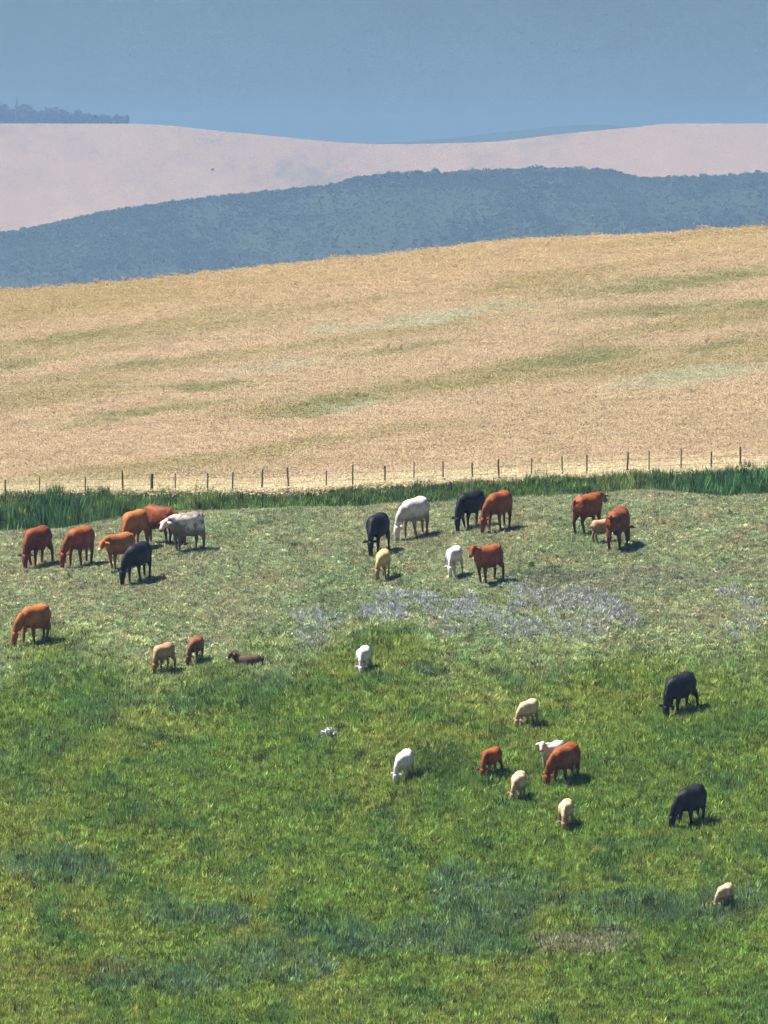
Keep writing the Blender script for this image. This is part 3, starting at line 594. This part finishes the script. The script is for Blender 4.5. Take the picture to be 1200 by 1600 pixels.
        for sgn in (1, -1):
            parts.append(tube([(.45*Lk, .20*sgn, .34), (.62*Lk, .27*sgn, .16), (.72*Lk, .25*sgn, .07), (.42*Lk, .22*sgn, .05)], [.11, .08, .055, .05], [.13, .09, .06, .05], 10))
            parts.append(tube([(-.55*Lk, .20*sgn, .42), (-.25*Lk, .30*sgn, .22), (-.50*Lk, .33*sgn, .08), (-.22*Lk, .33*sgn, .05)], [.15, .12, .07, .05], [.20, .13, .07, .05], 10))
    # tail
    tz = base_z; tl = .55 if calf else .80
    T = [(-.86*Lk, 0, 1.25+tz), (-.93*Lk-.02, .01, 1.22+tz), (-.96*Lk-.03, .02, 1.22+tz-tl*.45), (-.95*Lk-.03, .035, 1.22+tz-tl*.75), (-.95*Lk-.03, .04, 1.22+tz-tl*.9), (-.95*Lk-.03, .045, 1.22+tz-tl*1.1)]
    T = [(a, b, max(q, .04)) for a, b, q in T]
    parts.append(tube(T, [.045, .035, .026, .03, .05, .018], [.045, .035, .026, .03, .05, .018], 8))
    if not calf and not lying:
        parts.append(tube([(-.46*Lk, 0, .66+base_z), (-.34*Lk, 0, .60+base_z), (-.20*Lk, 0, .63+base_z), (-.08*Lk, 0, .70+base_z)], [.08, .135, .12, .05], [.10, .14, .12, .05], 12))     # udder
    parts.append(tube([(.60*Lk, 0, .92+base_z), (.74*Lk, 0, .80+base_z), (.66*Lk, 0, .70+base_z), (.45*Lk, 0, .66+base_z)], [.11*bw, .10*bw, .10*bw, .08*bw], [.14*bh, .12*bh, .10*bh, .08*bh], 10))     # brisket
    for sgn in (-1, 1):      # hook bones, pin bones, shoulder blades
        for (bx_, by_, bz_, br_) in ((-.52*Lk, .20*bw, 1.22+base_z, .062), (-.84*Lk, .09*bw, 1.18+base_z, .045), (.47*Lk, .15*bw, 1.18+base_z, .095)):
            if not lying and not calf: parts.append(tube([(bx_-br_, by_*sgn, bz_-.02), (bx_-br_*.4, by_*sgn, bz_), (bx_+br_*.4, by_*sgn, bz_), (bx_+br_, by_*sgn, bz_-.03)], [br_*.4, br_, br_, br_*.4], [br_*.5, br_*1.1, br_*1.1, br_*.5], 8))
    V = []; Fc = []
    for v, f in parts:
        i0 = len(V); V += v; Fc += [tuple(i+i0 for i in q) for q in f]
    me = bpy.data.meshes.new(name+'_raw'); me.from_pydata([tuple(p) for p in V], [], Fc)
    bm = bmesh.new(); bm.from_mesh(me); bmesh.ops.recalc_face_normals(bm, faces=bm.faces); bm.to_mesh(me); bm.free()
    o = bpy.data.objects.new(name+'_raw', me); COL.objects.link(o)
    rm = o.modifiers.new('r', 'REMESH'); rm.mode = 'VOXEL'; rm.voxel_size = voxel
    sm = o.modifiers.new('s', 'SMOOTH'); sm.factor = .5; sm.iterations = 3
    dc = o.modifiers.new('d', 'DECIMATE'); dc.ratio = .45
    dg = bpy.context.evaluated_depsgraph_get(); out = bpy.data.meshes.new_from_object(o.evaluated_get(dg)); bpy.data.objects.remove(o); bpy.data.meshes.remove(me)
    out.name = name; out.shade_smooth()
    n = len(out.vertices); co = np.empty(n*3); out.vertices.foreach_get('co', co); co = co.reshape(-1, 3)
    def seg_d(a, b):
        a = np.array(a); b = np.array(b); t = np.clip(((co-a)@(b-a))/((b-a)@(b-a)), 0, 1); return np.linalg.norm(co-(a+t[:, None]*(b-a)), axis=1), t
    dh, th = seg_d(Vector(H[0])+hd*.07, H[-1]); dn, _ = seg_d(N[0], N[2])
    headm = (dh < .20*hr)*1.0*(dn > .17); muz = headm*sstep(.72, .86, th)
    legm = np.zeros(n); hoof = np.zeros(n)
    if not lying:
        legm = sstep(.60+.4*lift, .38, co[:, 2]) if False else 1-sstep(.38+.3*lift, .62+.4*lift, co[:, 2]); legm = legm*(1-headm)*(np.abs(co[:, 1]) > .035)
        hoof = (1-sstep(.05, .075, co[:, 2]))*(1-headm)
    bel_shade = (1-sstep(.66+base_z, .92+base_z, co[:, 2]))*(1-headm)  # mask for the shade painted on the underside
    tuft = ((co[:, 0] < -.93*Lk-.005) & (co[:, 2] < 1.22+tz-tl*.62) & (np.abs(co[:, 1]) < .12))*1.0
    for nm, a in (('headm', headm), ('muzm', muz), ('legm', legm*(1-tuft)), ('hoofm', hoof), ('belly_shadem', bel_shade), ('tuftm', tuft)):
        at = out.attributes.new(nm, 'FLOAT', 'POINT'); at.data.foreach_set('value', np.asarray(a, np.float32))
    co *= K; out.vertices.foreach_set('co', co.ravel()); out.update()
    return out
MESH = {
 'cow_graze_a': cattle_mesh('cow_body', turn=.15, stride=(.14, -.10, -.12, .10)),
 'cow_graze_b': cattle_mesh('cow_body', turn=-.35, stride=(-.12, .16, .12, -.14)),
 'cow_graze_c': cattle_mesh('cow_body', turn=.45, stride=(.02, .2, -.05, .08)),
 'cow_up': cattle_mesh('cow_body', head='up', turn=.3, stride=(.03, -.05, -.08, .06)),
 'cow_level': cattle_mesh('cow_body', head='level', turn=.35, stride=(.08, -.06, -.10, .05)),
 'calf_graze_a': cattle_mesh('calf_body', True, turn=.25, stride=(.12, -.10, -.10, .10)),
 'calf_graze_b': cattle_mesh('calf_body', True, turn=-.3, stride=(-.06, .14, .10, -.08)),
 'calf_up': cattle_mesh('calf_body', True, 'up', turn=.5, stride=(.03, -.04, -.06, .05)),
 'calf_level': cattle_mesh('calf_body', True, 'level', turn=.1, stride=(.05, -.06, -.08, .06)),
 'calf_lying': cattle_mesh('calf_body', True, 'up', turn=.2, lying=True),
}
COAT = {
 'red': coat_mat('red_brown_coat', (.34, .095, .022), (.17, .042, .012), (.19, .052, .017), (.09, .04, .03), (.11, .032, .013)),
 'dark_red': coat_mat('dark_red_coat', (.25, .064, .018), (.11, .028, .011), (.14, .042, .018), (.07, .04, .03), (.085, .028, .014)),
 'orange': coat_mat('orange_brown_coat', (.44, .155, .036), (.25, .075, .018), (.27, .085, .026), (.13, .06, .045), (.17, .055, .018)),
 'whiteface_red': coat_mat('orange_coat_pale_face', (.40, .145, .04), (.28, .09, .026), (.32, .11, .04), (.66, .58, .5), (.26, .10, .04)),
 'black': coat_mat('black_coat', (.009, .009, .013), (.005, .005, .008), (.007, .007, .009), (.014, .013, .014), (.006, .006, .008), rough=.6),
 'white': coat_mat('white_coat', (.78, .73, .69), (.50, .43, .38), (.66, .58, .52), (.30, .22, .20), (.15, .11, .09), 0, belly=.8, belly_shade_col=(.20, .155, .13)),
 'pied': coat_mat('white_coat_dark_legs', (.80, .76, .74), (.60, .52, .47), (.62, .50, .46), (.12, .09, .08), (.16, .12, .10), .50, (.24, .19, .16), belly=.9, belly_shade_col=(.15, .115, .10)),  # dark legs and belly: part coat, part painted shade
 'cream': coat_mat('cream_coat', (.68, .53, .35), (.42, .28, .15), (.36, .23, .13), (.18, .12, .08), (.34, .24, .15), belly=.8, belly_shade_col=(.27, .17, .10)),
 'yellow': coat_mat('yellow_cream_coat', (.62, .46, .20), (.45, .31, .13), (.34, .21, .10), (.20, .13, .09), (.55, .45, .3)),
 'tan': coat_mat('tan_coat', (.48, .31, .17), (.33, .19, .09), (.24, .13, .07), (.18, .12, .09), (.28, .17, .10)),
 'white_calf': coat_mat('white_calf_coat', (.80, .78, .74), (.66, .62, .57), (.66, .60, .55), (.35, .28, .26), (.50, .45, .41), belly=.6, belly_shade_col=(.40, .34, .30)),
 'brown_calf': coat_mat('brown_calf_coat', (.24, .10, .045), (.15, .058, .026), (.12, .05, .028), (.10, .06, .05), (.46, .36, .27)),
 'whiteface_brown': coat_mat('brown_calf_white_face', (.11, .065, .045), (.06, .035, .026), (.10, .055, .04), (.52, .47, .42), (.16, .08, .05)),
}
A_GROUP, C_GROUP = 'adult cattle grazing on the pasture', 'calves on the pasture'
# x, y, heading in degrees (0 = right, 90 = away, 180 = left, 270 = towards the camera), body, coat, size, label
HERD = [
 (-13.0, 425.03, 238, 'cow_graze_a', 'dark_red', 1.07, 'dark red-brown cow grazing at the left edge just below the green strip'),
 (-11.4, 424.62, 240, 'cow_graze_b', 'red', 1.05, 'red-brown cow grazing, second from the left on the upper pasture'),
 (-9.87, 423.59, 221, 'cow_level', 'whiteface_red', 0.97, 'orange-brown cow with a pale muzzle partly behind a black cow'),
 (-9.09, 420.57, 242, 'cow_graze_b', 'black', 1.03, 'black cow grazing in front of the orange-brown cow with the pale muzzle'),
 (-9.43, 428.37, 242, 'cow_graze_a', 'orange', 1.05, 'bright orange-brown cow behind, beside a darker red cow'),
 (-8.60, 429.3, 318, 'cow_graze_c', 'dark_red', 1.07, 'dark red cow standing left of the big white cow'),
 (-7.44, 427.35, 214, 'cow_level', 'pied', 1.07, 'big white cow with dark legs and dark, shade-tinted belly holding its head level'),
 (-.19, 425.84, 249, 'cow_graze_a', 'black', 1.05, 'black cow grazing left of a white cow at mid pasture'),
 (1.27, 428.89, 236, 'cow_graze_b', 'white', 1.07, 'white cow grazing between two black cows near the green strip'),
 (3.42, 430.24, 230, 'cow_graze_a', 'black', 1.01, 'black cow grazing right beside a red cow under the fence'),
 (4.44, 429.34, 241, 'cow_graze_b', 'red', 1.05, 'red cow grazing right of the black cow under the fence'),
 (7.82, 428.2, 46, 'cow_level', 'red', 1.06, 'red cow facing right with its rump to the left, beside a small calf'),
 (8.33, 425.84, 16, 'calf_level', 'tan', 0.92, 'small light brown calf between two red cows at the right'),
 (8.90, 424.4, 68, 'cow_graze_a', 'dark_red', 1.09, 'narrow dark red cow seen from behind, rightmost on the upper pasture'),
 (0.0, 420.99, 258, 'calf_graze_b', 'yellow', 1.08, 'yellowish cream calf facing the camera below the black cow'),
 (2.66, 420.74, 249, 'calf_graze_a', 'white_calf', 1.11, 'white calf grazing just left of a red cow with raised head'),
 (3.96, 419.26, 227, 'cow_up', 'red', 1.00, 'red cow standing with raised head right of a white calf'),
 (-12.68, 410.58, 232, 'cow_graze_b', 'orange', 1.03, 'red cow grazing alone at the left edge where the green slope begins'),
 (-7.91, 406.42, 232, 'calf_graze_a', 'tan', 1.09, 'tan calf grazing in the green grass, leftmost of three small calves'),
 (-6.79, 407.72, 252, 'calf_graze_b', 'brown_calf', 1.01, 'brown calf with pale legs, middle of three small calves at left'),
 (-4.86, 407.11, 186, 'calf_lying', 'whiteface_brown', 1.05, 'dark brown calf with pale muzzle lying half hidden in the grass'),
 (-.67, 404.45, 252, 'calf_graze_a', 'white_calf', 1.01, 'white calf facing the camera at the centre below the pale weeds'),
 (10.61, 398.41, 230, 'cow_graze_a', 'black', 1.05, 'black cow grazing on the right green slope, upper of two'),
 (5.12, 396.37, 238, 'calf_graze_b', 'cream', 1.06, 'cream calf grazing head down, uppermost on the lower green slope'),
 (.80, 390.69, 248, 'calf_graze_b', 'white_calf', 1.11, 'slim white calf grazing alone in the middle of the green slope'),
 (3.76, 390.83, 234, 'calf_graze_a', 'red', 1.07, 'small red-brown calf grazing left of the cream calf'),
 (4.66, 388.17, 258, 'calf_graze_b', 'cream', 1.06, 'cream calf facing the camera below and right of the red-brown calf'),
 (5.90, 391.3, 226, 'calf_up', 'white_calf', 1.14, 'pale calf peeping out from behind the red-brown cow'),
 (6.35, 390.18, 237, 'cow_graze_b', 'red', 1.03, 'red-brown cow grazing in front of a pale calf on the lower slope'),
 (6.22, 384.88, 256, 'calf_graze_a', 'cream', 1.02, 'cream calf facing the camera below the red-brown cow'),
 (10.57, 385.44, 236, 'cow_graze_b', 'black', 1.03, 'black cow grazing on the right green slope, lower of two'),
 (11.44, 376.26, 242, 'calf_graze_b', 'cream', 0.93, 'cream calf alone at the lower right, nearest of the herd'),
]
def place_animal(x, y, hd, body, coat, size, label):
    calf = body.startswith('calf')
    o = bpy.data.objects.new('calf' if calf else 'cow', MESH[body]); COL.objects.link(o)
    if not o.data.materials: o.data.materials.append(COAT[coat])
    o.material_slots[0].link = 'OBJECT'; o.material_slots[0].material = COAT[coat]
    e = .5; hz = lambda a, b: near_plant(a, b)
    gx_, gy_ = (hz(x+e, y)-hz(x-e, y))/(2*e), (hz(x, y+e)-hz(x, y-e))/(2*e)
    h = R(hd); f = Vector((math.cos(h), math.sin(h), 0)); fz = gx_*f.x + gy_*f.y
    fwd = Vector((f.x, f.y, fz)).normalized()                       # pitch along the slope
    sd = Vector((-f.y, f.x, 0)); sz = (gx_*sd.x + gy_*sd.y)*.45     # roll only part of the way
    left = Vector((sd.x, sd.y, sz)); left = (left - fwd*left.dot(fwd)).normalized(); up = fwd.cross(left)
    M = Matrix(((fwd.x, left.x, up.x), (fwd.y, left.y, up.y), (fwd.z, left.z, up.z)))
    o.rotation_euler = M.to_euler(); o.location = (x, y, hz(x, y) - (.02 if y > 409 else 0.05 if calf else .06) - (.20 if 'lying' in body else 0)); o.scale = (size,)*3
    tag(o, label, 'calf' if calf else 'cow', C_GROUP if calf else A_GROUP)
    return o
for a in HERD: place_animal(*a)

# ------------------------------------------------------------------ the air
m_haze, n_, l_ = new_mat('blue_summer_haze')
pv = n_.new('ShaderNodeVolumePrincipled'); pv.inputs['Color'].default_value = (.23, .385, .60, 1); pv.inputs['Density'].default_value = .00018
pv.inputs['Anisotropy'].default_value = .4; pv.inputs['Absorption Color'].default_value = (.25, .35, .5, 1)
mo = n_.new('ShaderNodeOutputMaterial'); l_.new(pv.outputs[0], mo.inputs['Volume'])
x0, x1, y0, y1, z0, z1 = -17200, 17200, -1100, 18200, -141, 92
hv = [(x0, y0, z0), (x1, y0, z0), (x1, y1, z0), (x0, y1, z0), (x0, y0, z1), (x1, y0, z1), (x1, y1, z1), (x0, y1, z1)]
hz_ = mesh_obj('haze', hv, [(0, 3, 2, 1), (4, 5, 6, 7), (0, 1, 5, 4), (1, 2, 6, 5), (2, 3, 7, 6), (3, 0, 4, 7)], m_haze)
tag(hz_, 'thin blue summer haze lying over the fields and hills', 'haze', kind='stuff')
